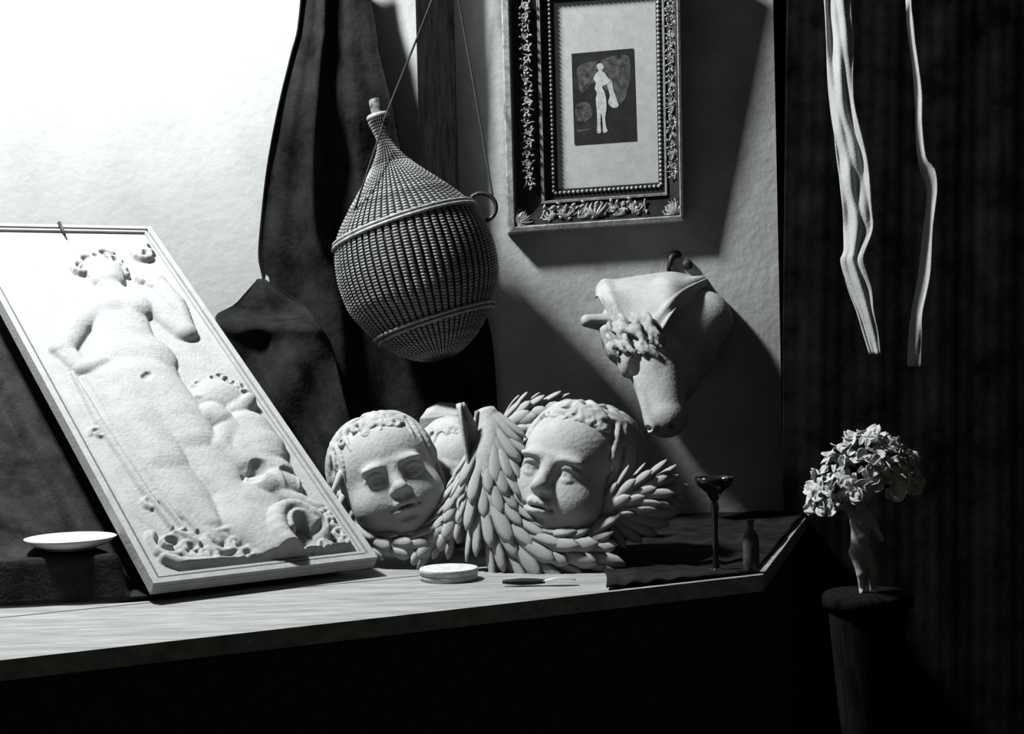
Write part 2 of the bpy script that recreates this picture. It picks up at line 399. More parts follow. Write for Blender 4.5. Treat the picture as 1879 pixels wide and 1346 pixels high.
# flat margin under the border
edge = np.minimum(np.minimum(uu, PWd - uu), np.minimum(vv, PL - vv))
Hf = np.where(edge < .028, 0, Hf * np.clip((edge - .028) / .012, 0, 1))
pn = thing('relief_panel', PA, 'large white plaster relief panel of a reclining figure, leaning at left on dark cloth', 'relief')
PAn, Bn, Sn, Nn_ = (np.array(q) for q in (PA, Bd, Sd, Nd))
TH = .018
top = PAn + uu[..., None] * Bn + vv[..., None] * Sn + Hf[..., None] * Nn_
V = top.reshape(-1, 3)
ii = np.arange(nu * nv).reshape(nv, nu)
Q = np.stack([ii[:-1, :-1], ii[:-1, 1:], ii[1:, 1:], ii[1:, :-1]], -1).reshape(-1, 4)
mesh_np('carved_field', V, Q, 'panel_plaster', pn, PA)
def pbox(u0, u1, v0, v1, h0, h1):
    v, f = box((u0, v0, h0), (u1, v1, h1))
    return v[:, :1] * Bn + v[:, 1:2] * Sn + v[:, 2:] * Nn_ + PAn, f
v, f = pbox(0, PWd, 0, PL, -TH, -.0008); mesh('slab', v, f, 'panel_plaster', pn, False, PA)
def border(inset, wd, h):
    return [(inset, PWd - inset, inset, inset + wd, 0, h), (inset, PWd - inset, PL - inset - wd, PL - inset, 0, h),
            (inset, inset + wd, inset + wd, PL - inset - wd, 0, h), (PWd - inset - wd, PWd - inset, inset + wd, PL - inset - wd, 0, h)]
for q in border(.0, .012, .008) + border(.017, .006, .006):
    v, f = pbox(*q); mesh('border_moulding', v, f, 'panel_plaster', pn, False, PA)
v, f = pbox(0, PWd, PL, PL + .004, -TH, .006); tag(mesh('top_gap_strip', v, f, 'wood_dark', pn, False, PA), 'thin dark strip for the shaded gap along the top edge')  # dark strip stands in for the shaded gap between panel top and wall
c_ = puv(108, 421)
v, f = tube([PA + Bd * c_[0] + Sd * (PL - .004) + Nd * .014, PA + Bd * c_[0] + Sd * (PL - .05) + Nd * .010], [.005, .002], 6); mesh('nail', v, f, 'iron', pn, True, PA)

# ------------------------------------------------------------------ dark cloth under and beside the panel
DISHZ = .090
dc = PZ(130, 1002, DISHZ); DR = .081
dcw = (dc - PA).dot(Lh); dcu = (dc - PA).dot(Bd); print('dish', dcu, dcw)
TLs = Sd.z / math.hypot(Sd.x, Sd.y)
BLK = .080
_wa, _wb = PZ(82, 1111, 0) - PA, PZ(298, 1101, 0) - PA
ua_, wa_, ub_, wb_ = _wa.dot(Bd), _wa.dot(Lh), _wb.dot(Bd), _wb.dot(Lh)
def wfront(u): return wa_ + (wb_ - wa_) * (u - ua_) / (ub_ - ua_) if u < ub_ else wb_ + (u - ub_) * .10
def cloth_h(u, w):
    """height of the cloth in panel axes: u along the foot of the panel, w behind it; a covered block stands left of the panel"""
    under = max(.008, .03 + w * TLs - TH * 1.6 - .09)
    blk = max(BLK, BLK + (w - dcw - .11) * TLs) * min(1, max(0, (w - wfront(u)) / .022))
    t = min(1, max(0, (-.012 - u) / .02)); t = t * t * (3 - 2 * t)
    return under * (1 - t) + blk * t
G = []
us = np.concatenate([np.linspace(-.62, -.05, 36), np.linspace(-.045, 0, 14), np.linspace(.01, PWd - .03, 24)])
for wt in np.concatenate([np.linspace(0, .03, 10), np.linspace(.04, 1, 50)]):
    row = []
    for u in us:
        w = wfront(u) + (1.05 - wfront(u)) * wt
        z = cloth_h(u, w) + (.005 * math.sin(31 * u + 19 * w) + .003 * math.sin(57 * u - 23 * w)) * min(1, max(0, w - .12) / .1) * (1 if u < -.03 else 0)
        p = PA + Bd * u + Lh * (w + .005 * math.sin(13 * u) + .003 * math.sin(41 * u)); row.append((p.x, p.y, max(z, .0035)))
    G.append(row)
v, f = sheet(G, .004); o = mesh('dark_cloth', v, f, 'grey_cloth', None, True, PA); tag(o, 'dark cloth spread on the table under the leaning relief panel', 'cloth')

# white dish at the far left
M = Matrix.Translation(dc)
dish = thing('dish', dc, 'shallow white dish lying on the dark cloth at far left', 'dish')
v, f = lathe([(0, .004), (.5*DR, .004), (.75*DR, .008), (.97*DR, .017), (DR, .0165), (.8*DR, .004), (.55*DR, -.002), (0, -.002)], 40, M); mesh('bowl', v, f, 'china', dish, True, dc)
v, f = lathe([(.5*DR, -.004), (.55*DR, -.004), (.55*DR, .002), (.5*DR, .002), (.5*DR, -.004)], 32, M); mesh('foot_ring', v, f, 'china', dish, True, dc)

# ------------------------------------------------------------------ hanging dark drape and heap
def rows_sheet(rows, cols, nr, wave, th=.004):
    """rows: (py, left px, right px, depth); wave(s, t) -> depth offset"""
    R = np.array(rows, float); py = np.linspace(R[0, 0], R[-1, 0], nr); G = []
    P = smooth_path([(r[0], r[1], r[2]) for r in R], 200); D = smooth_path([(r[0], r[3], 0) for r in R], 200)
    for i, y in enumerate(py):
        l = np.interp(y, P[:, 0], P[:, 1]); r = np.interp(y, P[:, 0], P[:, 2]); d = np.interp(y, D[:, 0], D[:, 1])
        G.append([tuple(PY(l + (r - l) * s, y, d + wave(s, i / (nr - 1)))) for s in np.linspace(0, 1, cols)])
    return sheet(G, th)
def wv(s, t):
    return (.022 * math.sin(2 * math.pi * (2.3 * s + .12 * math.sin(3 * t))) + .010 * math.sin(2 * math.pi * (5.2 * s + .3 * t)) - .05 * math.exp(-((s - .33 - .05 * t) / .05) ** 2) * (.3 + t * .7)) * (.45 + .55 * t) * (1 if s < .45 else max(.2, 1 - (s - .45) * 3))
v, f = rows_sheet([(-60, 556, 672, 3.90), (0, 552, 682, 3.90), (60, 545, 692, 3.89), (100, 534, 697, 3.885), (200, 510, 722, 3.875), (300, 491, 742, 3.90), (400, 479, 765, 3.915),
                   (470, 474, 810, 3.925), (512, 481, 850, 3.93), (560, 476, 885, 3.93), (640, 470, 905, 3.93), (800, 462, 915, 3.93)], 90, 90, wv)  # lower rows widened to the right: dark cloth in place of the bottle's shadow
o = mesh('drape', v, f, 'dark_cloth', None, True, PY(600, 760, 3.86)); tag(o, 'long dark drape hanging on the wall between relief panel and wicker bottle, lower right widened for the bottle shadow', 'drape')
def wv2(s, t): return -.03 * math.sin(math.pi * min(1, t * 1.2)) + .016 * math.sin(9 * s + 14 * t) * min(1, 3 * t) + .008 * math.sin(23 * s - 9 * t) * min(1, 3 * t)
v, f = rows_sheet([(512, 472, 486, 3.90), (535, 452, 520, 3.89), (560, 428, 560, 3.88), (577, 398, 572, 3.86), (590, 396, 580, 3.79), (602, 398, 590, 3.755), (640, 400, 610, 3.76), (760, 440, 640, 3.70), (930, 560, 700, 3.60)], 60, 60, wv2)
o = mesh('cloth_heap', v, f, 'dark_cloth', None, True, PY(560, 900, 3.6)); tag(o, 'rumpled heap of dark cloth behind the right edge of the relief panel', 'cloth')

# ------------------------------------------------------------------ wicker demijohn on its cord
DJY = 3.745; K = DJY / F
neck = PY(694, 214, 3.77); mid = PY(768, 500, DJY)
axd = (neck - mid).normalized()                          # up along the bottle
xa = Vector((0, -1, 0)); xa = (xa - axd * xa.dot(axd)).normalized(); ya = axd.cross(xa)
base = mid - axd * (175 * K)
DM = Matrix(((xa.x, ya.x, axd.x, neck.x), (xa.y, ya.y, axd.y, neck.y), (xa.z, ya.z, axd.z, neck.z), (0, 0, 0, 1)))
PROF = [(0, 18), (8, 20), (25, 16.5), (45, 14), (70, 22), (100, 43), (130, 70), (160, 97), (190, 121), (210, 133), (240, 142), (270, 146), (300, 146), (340, 139), (380, 119), (400, 105), (430, 78), (450, 50), (462, 22)]
ps = smooth_path([(a, b, 0) for a, b in PROF], 240)
def rad(s): return float(np.interp(s, ps[:, 0], ps[:, 1]))
dj = thing('wicker_bottle', base, 'wicker-covered round bottle with corked neck, hung tilted on a cord', 'bottle')
core = [((rad(s) - 3.0) * K, -s * K) for s in np.linspace(0, 462, 60)] + [(0.0005, -462 * K)]
v, f = lathe(core, 48, DM); mesh('inner_bottle', v, f, 'basket_core', dj, True, base)
def column(s0, s1, n0, ncol, pitch=5.6):
    """one upright row of woven withies, drawn round angle 0"""
    half = math.pi / ncol * .66; parts = []
    s = s0; i = 0
    while s < s1:
        r = rad(s); ph = .5 if i % 2 else 0
        rows = []
        for ds in (0, .28, .5, .72, 1.0):
            ss = min(s + ds * pitch, 461); rr = rad(ss); bulge = math.sin(math.pi * ds)
            rows.append([(a * half, (rr - 2.4 + (1.6 + 3.4 * math.cos(a * 1.25)) * (.25 + .75 * bulge) * min(1, rr / 40 + .35)), ss) for a in (-1, -.6, 0, .6, 1)])
        V = [((q[1] * K) * math.cos(q[0]), (q[1] * K) * math.sin(q[0]), -q[2] * K) for row in rows for q in row]
        Fc = [(a*5+b, a*5+b+1, a*5+b+6, a*5+b+5) for a in range(4) for b in range(4)]
        parts.append((np.array(V), Fc)); s += pitch; i += 1
    return cat_(parts)
NC = 30
def col_obj(vf, name):
    me = bpy.data.meshes.new(name); me.from_pydata(vf[0].tolist(), [], vf[1]); me.update()
    me.polygons.foreach_set('use_smooth', [True] * len(me.polygons)); me.materials.append(MATS['wicker']); return me
mA = col_obj(column(6, 460, 0, NC * 2), 'wicker_column'); mB = col_obj(column(92, 452, 0, NC * 2), 'wicker_column')
for i in range(NC * 2):
    o = bpy.data.objects.new('wicker_column', mA if i % 2 == 0 else mB); link(o, dj)
    o.matrix_local = Matrix.Translation(-base) @ DM @ Matrix.Rotation(2 * math.pi * i / (NC * 2), 4, 'Z')
def rope_ring(s, tiltx, n=72, rr=3.4, strands=2):
    parts = []
    for k in range(strands):
        pts = []
        for i in range(n + 1):
            a = 2 * math.pi * i / n; ss = s + tiltx * math.sin(a) + (k - .5) * 7.0; r = rad(ss) + 4.2
            pts.append((r * K * math.cos(a), r * K * math.sin(a), -ss * K))
        parts.append(tube(pts, rr * K, 6, False))
    return xf(cat_(parts), DM)
for s, tx in ((208, -9), (396, -7)):
    v, f = rope_ring(s, tx); mesh('wicker_band', v, f, 'wicker_band', dj, True, base)
v, f = lathe([((14) * K, 5 * K), (19 * K, 5 * K), (22 * K, 2 * K), (22 * K, -3 * K), (17 * K, -6 * K)], 24, DM); mesh('neck_rim', v, f, 'wicker_band', dj, True, base)
ck = Matrix.Translation((-.004, 0, 0)) @ Matrix.Rotation(math.radians(-4), 4, 'Y')
v, f = lathe([(0.0003, 34 * K), (9 * K, 34 * K), (10.5 * K, 31 * K), (11 * K, 14 * K), (10 * K, -2 * K)], 16, DM @ ck); mesh('cork', v, f, 'cork', dj, True, base)
# loops for the cord at both shoulders
hl = PY(636, 452, DJY - .01); hr = PY(905, 380, DJY + .02)
def loop(c, d1, d2, r1, r2, n=20):
    return tube([Vector(c) + d1 * (r1 * math.cos(a)) + d2 * (r2 * math.sin(a)) for a in np.linspace(-.4, math.pi + .4, n)], 4.0 * K, 7)
dl = (PY(638, 425, DJY) - PY(628, 460, DJY)).normalized(); dn = Vector((-1, 0, .2)).normalized()
v, f = loop(hl, dl, dn, 20 * K, 9 * K); mesh('handle', v, f, 'wicker_band', dj, True, base)
dr = (PY(894, 350, DJY) - PY(914, 385, DJY)).normalized(); dn2 = Vector((1, 0, .5)).normalized()
v, f = loop(PY(884, 380, DJY + .01), dr, dn2, 26 * K, 26 * K); mesh('handle', v, f, 'iron', dj, True, base)  # wicker loop in near-black: its shadow is put into the colour
apex = PY(826, -85, 3.885)
cord = thing('hanging_rope', PY(826, -85, 3.885), 'thin dark cord looped over a nail to carry the wicker bottle', 'cord')
a0 = PY(634, 440, DJY - .02); a1 = PY(906, 372, DJY + .01)
front = PY(708, 212, 3.725); m1 = PY(770, 58, 3.85)
v, f = tube(smooth_path([a0, PY(664, 345, 3.655), PY(700, 238, 3.725), front, PY(740, 132, 3.80), m1, apex], 40), .0026, 6); mesh('strand', v, f, 'cord', cord, True, cord.location)
v, f = tube(smooth_path([apex, PY(845, 20, 3.88), PY(877, 200, 3.83), a1], 30), .0030, 6); mesh('strand', v, f, 'cord', cord, True, cord.location)
v, f = tube([PY(826, -86, 3.87), PY(826, -86, 3.96)], .004, 6); mesh('nail', v, f, 'iron', cord, True, cord.location)

# ------------------------------------------------------------------ framed print
FY = 3.90; FK = FY / F
fo = PY(931, 428, FY); fX = (PY(1256, 406, FY) - fo) / 325; fZ = (PY(920, 28, FY) - fo) / 400     # per photo pixel
fr = thing('picture_frame', fo, 'deep ornate picture frame holding a small print on the wall', 'picture')
def FP(a, b, d):
    dd_ = (YR - .002 - fo.y) / FK if d > 900 else .55 * d + 14 - b / 505 * 46
    return fo + fX * a + fZ * b + Vector((0, dd_ * FK, 0))      # a right, b up (px), d away from viewer (px)
FW, FH = 325, 505
IN = (97, 43, 78, 90)                                                       # moulding widths left, right, bottom, top
def ring_mould(prof, m, name, sides=('b', 'r', 't', 'l')):
    """mitred rails; prof: (fraction across from outer edge 0..1, depth px)"""
    L, Rr, B, T = IN
    for sd in sides:
        V = []
        for t, d in prof:
            x0, x1, y0, y1 = L * t, FW - Rr * t, B * t, FH - T * t
            e = {'b': ((x0, y0), (x1, y0)), 'r': ((x1, y0), (x1, y1)), 't': ((x1, y1), (x0, y1)), 'l': ((x0, y1), (x0, y0))}[sd]
            V += [FP(*e[0], d), FP(*e[1], d)]
        n = len(prof); Fc = [(2*i, 2*i+1, 2*i+3, 2*i+2) for i in range(n - 1)]
        Fc.append(tuple([2*i for i in range(n)][::-1])); Fc.append(tuple([2*i+1 for i in range(n)]))
        mesh(name, V, Fc, m, fr, False, fo)
WB = 999                                                          # back of the frame, on the wall
ring_mould([(0, WB), (0, -2), (.03, -8), (.13, -10), (.16, -6)], 'gilt', 'outer_rail')
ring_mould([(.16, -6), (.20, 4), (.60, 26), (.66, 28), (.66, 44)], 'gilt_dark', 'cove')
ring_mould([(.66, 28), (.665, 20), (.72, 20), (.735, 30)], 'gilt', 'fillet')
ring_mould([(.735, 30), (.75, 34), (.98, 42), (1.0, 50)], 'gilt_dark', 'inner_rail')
V = [FP(60, 40, 47), FP(FW - 20, 40, 47), FP(FW - 20, FH - 40, 47), FP(60, FH - 40, 47)]
mesh('mat_board', V, [(0, 1, 2, 3)], 'paper', fr, False, fo)
# beads on the inner edge
def beadrow(p, q, n, r=3.4):
    parts = []; sph = []
    for i in range(n):
        t = (i + .5) / n; c = FP(p[0] + (q[0]-p[0])*t, p[1] + (q[1]-p[1])*t, 36)
        parts.append(lathe([(.0002, -r*FK), (.7*r*FK, -.7*r*FK), (r*FK, 0), (.7*r*FK, .7*r*FK), (.0002, r*FK)], 8, Matrix.Translation(c)))
    return cat_(parts)
L, Rr, B, T = (q * .90 for q in IN)
for p, q, n in (((L, B), (FW - Rr, B), 24), ((FW - Rr, B), (FW - Rr, FH - T), 44), ((L, B), (L, FH - T), 44), ((L, FH - T), (FW - Rr, FH - T), 24)):
    v, f = beadrow(p, q, n); mesh('bead_row', v, f, 'gilt', fr, True, fo)
# carved scrolls and leaves in the cove
def scroll_mesh(turns, r, w, seed):
    rn = random.Random(seed); pts = []
    for t in np.linspace(0, 1, 26):
        a = turns * 2 * math.pi * t; rr = r * (1 - .82 * t); pts.append((rr * math.cos(a) - r * .2, 0, rr * math.sin(a)))
    tail = [(pts[0][0] + .5*r*k, 0, -1.1 * r * k + .25 * r * k * k) for k in (1.6, 1.1, .6, .25)]
    parts = [tube(smooth_path(tail + pts, 44), [w * .5, w, w, w * .9, w * .6], 6)]
    for k in range(4):
        a = k * 1.3 + rn.random(); c = Vector((1.15 * r * math.cos(a), 0, 1.15 * r * math.sin(a)))
        e = Vector((2.0 * r * math.cos(a + .5), 0, 2.0 * r * math.sin(a + .5)))
        parts.append(tube(smooth_path([c, (c + e) / 2 + Vector((0, -w, 0)), e], 6), [w * .5, w * 1.2, w * .2], 6))
    return cat_(parts)
def shared(vf, name, m):
    me = bpy.data.meshes.new(name); me.from_pydata(vf[0].tolist(), [], [tuple(q) for q in vf[1]]); me.update()
    me.polygons.foreach_set('use_smooth', [True] * len(me.polygons)); me.materials.append(MATS[m]); return me
SC = [shared(scroll_mesh(1.2 + .3 * i, 7 * FK, 2.3 * FK, i), 'scroll_ornament', 'gilt') for i in range(3)]
LEAF = shared(cat_([tube(smooth_path([(0, 0, 0), (6*FK*s, -2.4*FK, 8*FK), (14*FK*s, -1*FK, 17*FK), (15*FK*s + 4*FK, 0, 26*FK)], 8), [2.6*FK, 3.2*FK, 2.2*FK, .6*FK], 6) for s in (-1.1, -.6, 0, .6, 1.1)]), 'leaf_ornament', 'gilt')
def orn(me, a, b, rot, sc=1, d=None, flip=1, name=None):
    o = bpy.data.objects.new(me.name.split('.')[0], me); link(o, fr)
    p = FP(a, b, d) - fo
    o.matrix_local = Matrix.Translation(p) @ Matrix.Rotation(rot, 4, 'Y') @ Matrix.Diagonal((sc * flip, sc, sc, 1))
Lw, Rw, Bw, Tw = IN
def cove(t): return 4 + 22 * (t - .2) / .40 - 3
for i, x in enumerate((75, 98, 120, 143, 163, 186, 208, 228, 248)):
    orn(SC[i % 3], x, Bw * (.42 + .05 * (i % 2)), i * 1.9, 1.25, cove(.42), 1 if i % 2 else -1)
for i, x in enumerate((86, 109, 132, 153, 175, 197, 218, 238)): orn(LEAF, x, Bw * .26, (i % 3 - 1) * .8, .8, cove(.36))
orn(LEAF, 163, Bw * .24, 0, 1.1, cove(.3))
for i, y in enumerate(range(90, 470, 15)):
    orn(SC[i % 3], FW - Rw * .40, y, i * 2.3 + 1, .85, cove(.4), 1 if i % 2 else -1); 
    if i % 2: orn(LEAF, FW - Rw * .3, y - 10, 1.5 + i, .5, cove(.36))
for i, y in enumerate(range(90, 430, 19)): orn(SC[i % 3], Lw * .44, y, i * 1.7, .95, cove(.4), 1 if i % 2 else -1)
for i, x in enumerate((90, 120, 150, 180, 210, 240)): orn(SC[i % 3], x, FH - Tw * .42, i * 1.7, 1.0, cove(.4))
for a, b, r0 in ((FW - 12, 14, -.8), (18, 18, .8)):
    for k in range(5): orn(LEAF, a, b, r0 + (k - 2) * .42, .95 - .06 * abs(k - 2), 0)
# the print: pale standing figure on a dark ground
def pq(px, py): q = PY(px, py, FY) - fo; b = q.z - fX.z * (q.x / fX.x); bb = b / fZ.z; aa = (q.x - fZ.x * bb) / fX.x; return aa, bb
def closed(pts, n=5):
    P = np.array(pts, float); k = len(P); out = []
    for i in range(k):
        p0, p1, p2, p3 = P[i-1], P[i], P[(i+1) % k], P[(i+2) % k]
        for u in np.arange(n) / n: out.append(tuple(.5 * (2*p1 + (p2-p0)*u + (2*p0-5*p1+4*p2-p3)*u*u + (-p0+3*p1-3*p2+p3)*u**3)))
    return out
def flat(name, pts, m, d):
    if name not in ('print', 'printed_line'): pts = closed(pts)
    V = [FP(*pq(*p), d) for p in pts]; mesh(name, V, [tuple(range(len(V)))], m, fr, False, fo)
flat('print', [(1049, 97), (1163, 87), (1170, 255), (1055, 263)], 'print_dark', 45.6)
flat('printed_sky', [(1062, 120), (1100, 108), (1152, 100), (1156, 150), (1138, 190), (1110, 160), (1090, 150), (1070, 170), (1062, 150)], 'print_grey', 45.2)
flat('printed_ground', [(1058, 190), (1080, 186), (1088, 210), (1070, 222), (1059, 216)], 'print_grey', 45.2)
flat('printed_drapery', [(1114, 150), (1122, 142), (1126, 160), (1132, 178), (1136, 192), (1126, 195), (1117, 186), (1120, 172)], 'print_pale', 44.9)
flat('printed_wing', [(1112, 128), (1118, 118), (1126, 112), (1128, 124), (1140, 130), (1128, 140), (1120, 146), (1114, 142)], 'print_grey', 44.9)
flat('printed_figure', [(1097, 116), (1102, 114), (1107, 117), (1108, 123), (1105, 128), (1110, 132), (1116, 140), (1121, 147), (1113, 153), (1106, 157), (1110, 166), (1113, 178), (1114, 195), (1112, 212), (1113, 228), (1116, 238), (1108, 240), (1107, 222), (1104, 205), (1103, 225), (1104, 240), (1097, 240), (1097, 222), (1096, 200), (1094, 180), (1096, 168), (1092, 160), (1094, 150), (1090, 142), (1094, 133), (1099, 128), (1096, 122)], 'print_pale', 44.5)
flat('printed_line', [(1060, 236), (1085, 233), (1085, 236), (1060, 239)], 'print_grey', 45.0)

# ------------------------------------------------------------------ animal-head cast on the wall with pale cloth over it
RY = 3.83; RK = RY / F
rc = PY(1190, 650, RY)
def RP(v): return np.array(rc) + np.asarray(v) * RK                          # px units: x right, y away, z up
def rp(px, py, d): return (px - 1190, d, 650 - py)
S = SDF((-150, -130, -165), (190, 190, 165), 2.6)
S.ell(rp(1190, 630, 25), (74, 62, 62), 10); S.ell(rp(1255, 640, 50), (62, 70, 74), 30); S.cap(rp(1262, 625, 50), rp(1300, 590, 92), 58, 58, 25)
S.ell(rp(1148, 592, 30), (44, 42, 44), 16)
S.cap(rp(1200, 660, -25), rp(1211, 756, -70), 53, 38, 14)
S.ell(rp(1212, 764, -74), (38, 36, 35), 8); S.ell(rp(1190, 695, -62), (22, 22, 60), 10)
S.cap(rp(1166, 690, -62), rp(1184, 778, -100), 9, 11, 8)                    # nose ridge
S.ell(rp(1240, 690, 0), (42, 50, 52), 16); S.ell(rp(1132, 622, 5), (26, 32, 40), 12)
S.ell(rp(1150, 660, -35), (20, 30, 32), 8)
S.cap(rp(1135, 592, 10), rp(1078, 586, -10), 20, 12, 8); S.ell(rp(1100, 595, -16), (26, 8, 7), 4, True)    # ear
S.cap(rp(1112, 605, -10), rp(1122, 645, -18), 12, 7, 6)
S.ell(rp(1206, 660, -66), (13, 14, 17), 4); S.ell(rp(1205, 640, -64), (22, 14, 10), 6)                    # eye and brow
S.ell(rp(1160, 672, -62), (10, 12, 16), 4, True); S.ell(rp(1178, 780, -106), (6, 12, 5), 3, True); S.ell(rp(1222, 778, -104), (8, 12, 5), 3, True)
S.cap(rp(1190, 797, -104), rp(1238, 783, -72), 3, 3, 3, True)
rn = random.Random(3)
for i in range(60):                                                           # tufts over the brow
    x = 1112 + 86 * rn.random(); y = 575 + 62 * rn.random(); d = -38 - .45 * (x - 1112) + .25 * (y - 575) * -1 + 6
    d = max(d, -74); a = rn.uniform(-.5, .7); ln = rn.uniform(16, 30)
    pts = [rp(x + ln * t * math.sin(a + t), y + ln * t, d - 9 * math.sin(3.1 * t)) for t in np.linspace(0, 1, 6)]
    S.chain(pts, 4.6, 2.0, 2)
V, Q = S.mesh()
rb = thing('ram_head', Vector(RP(rp(1300, 700, 165))), 'plaster animal head hanging on the wall, muzzle down, pale cloth over its neck', 'sculpture')
mesh_np('head', RP(V), Q, 'plaster', rb, rb.location)
topE = smooth_path([RP(rp(*q)) for q in ((1098, 545, 40), (1105, 516, 60), (1150, 508, 62), (1205, 501, 66), (1245, 498, 78), (1285, 505, 110), (1322, 508, 140))], 50)
botE = smooth_path([RP(rp(*q)) for q in ((1120, 585, -34), (1140, 605, -44), (1165, 632, -62), (1192, 628, -72), (1225, 585, -58), (1262, 550, 10), (1318, 520, 110))], 50)
G = []
for t in np.linspace(0, 1, 26):
    row = []
    for j in range(50):
        s = j / 49; p = topE[j] * (1 - t) + botE[j] * t
        bl = math.sin(math.pi * t) * 26 * (1 - .5 * s)
        fold = 4.0 * math.exp(-((t - .80) / .05) ** 2) * (s > .35) - 3.5 * math.exp(-((t - .90) / .03) ** 2) * (s > .3) + 2.2 * math.sin(20 * s + 6 * t) * t * (1 - s) + 5 * math.exp(-((s - .22) / .035) ** 2) * (1 - t)
        row.append(p + np.array((-.25, -.8, .75)) * (bl + fold) * RK)
    G.append(row)
v, f = sheet(G, 3.0 * RK); mesh('neck_cloth', v, f, 'linen', rb, True, rb.location)
# iron hook above it
hk = thing('wall_hook', PY(1240, 480, YR - .01), 'small dark iron hook on the wall above the animal head', 'hook')
pts = [PY(*q) for q in ((1262, 500, 4.04), (1258, 478, 4.00), (1246, 468, 3.965), (1234, 470, 3.95), (1229, 484, 3.945), (1227, 497, 3.95))]
v, f = tube(smooth_path(pts, 20), [.012, .014, .010, .007, .005], 8); mesh('bent_arm', v, f, 'iron', hk, True, hk.location)
v, f = lathe([(.0005, 0), (.011, 0), (.013, .004), (.013, .008), (.0005, .008)], 20, Matrix.Translation(PY(1262, 485, YR - .012)) @ Matrix.Rotation(math.radians(-90), 4, 'X')); mesh('wall_plate', v, f, 'iron', hk, True, hk.location)
v, f = tube(smooth_path([PY(1316, 512, 3.97), PY(1326, 506, 3.99), PY(1332, 512, 4.01), PY(1345, 516, 4.04)], 14), [.010, .012, .008, .008], 8); mesh('peg', v, f, 'iron', hk, True, hk.location)

# ------------------------------------------------------------------ winged cherub heads
def rotm(yaw_left, pitch_up, roll_cw):
    return (Matrix.Rotation(math.radians(roll_cw), 3, 'Y') @ Matrix.Rotation(math.radians(-yaw_left), 3, 'Z') @ Matrix.Rotation(math.radians(-pitch_up), 3, 'X'))
def build_face():
    S = SDF((-1.1, -1.35, -1.2), (1.1, 1.2, 1.25), .021)
    S.ell((0, .12, .28), (.84, .95, .86), .1); S.ell((0, -.25, -.18), (.72, .66, .74), .25)
    S.ell((0, -.42, .34), (.58, .44, .48), .25); S.ell((0, -.46, -.60), (.52, .40, .36), .25)
    for s in (-1, 1):
        S.ell((.37 * s, -.57, -.38), (.36, .34, .34), .28)
        S.ell((.30 * s, -.90, .19), (.20, .09, .06), .14)                    # brow
    S.ell((0, -.72, -.52), (.30, .25, .24), .16); S.ell((0, -.68, -.80), (.22, .19, .15), .26); S.ell((0, -.50, -.98), (.34, .3, .16), .15)
    for s in (-1, 1):
        S.ell((.305 * s, -1.00, .015), (.185, .17, .125), .09, True)         # socket
        S.ell((.30 * s, -.765, .0), (.150, .150, .128), .02)                 # eyeball
        up = [(.30 * s + .17 * x, -.915 + .13 * x * x, .020 + .085 * (1 - x * x)) for x in np.linspace(-1, 1, 8)]
        S.chain(up, .030, .030, .03)
        lw = [(.30 * s + .16 * x, -.895 + .12 * x * x, -.010 - .085 * (1 - x * x)) for x in np.linspace(-1, 1, 8)]
        S.chain(lw, .022, .022, .04)
        S.ell((.30 * s, -.925, .0), (.032, .03, .032), .015, True)
    S.cap((0, -.86, .14), (0, -1.03, -.20), .075, .10, .12); S.ell((0, -1.06, -.235), (.115, .12, .10), .06)
    for s in (-1, 1):
        S.ell((.105 * s, -.985, -.265), (.070, .085, .065), .04); S.ell((.055 * s, -1.055, -.335), (.034, .05, .034), .03, True)
    S.cap((0, -.95, -.36), (0, -.96, -.44), .05, .04, .06)
    for s in (-1, 1):
        S.cap((.015 * s, -1.00, -.475), (.10 * s, -.985, -.468), .048, .046, .04); S.cap((.10 * s, -.985, -.468), (.20 * s, -.895, -.52), .046, .022, .05)
    S.cap((-.09, -.965, -.605), (.09, -.965, -.605), .058, .058, .05); S.cap((0, -.985, -.60), (.01, -.985, -.60), .06, .06, .05)
    S.ell((0, -1.03, -.536), (.17, .12, .022), .025, True)
    for s in (-1, 1): S.ell((.225 * s, -.96, -.53), (.03, .05, .025), .05, True); S.ell((.84 * s, -.05, -.12), (.08, .20, .25), .05); S.ell((.92 * s, -.10, -.12), (.06, .11, .15), .04, True)
    S.ell((0, -.97, -.70), (.16, .08, .04), .09, True)
    return S.mesh()
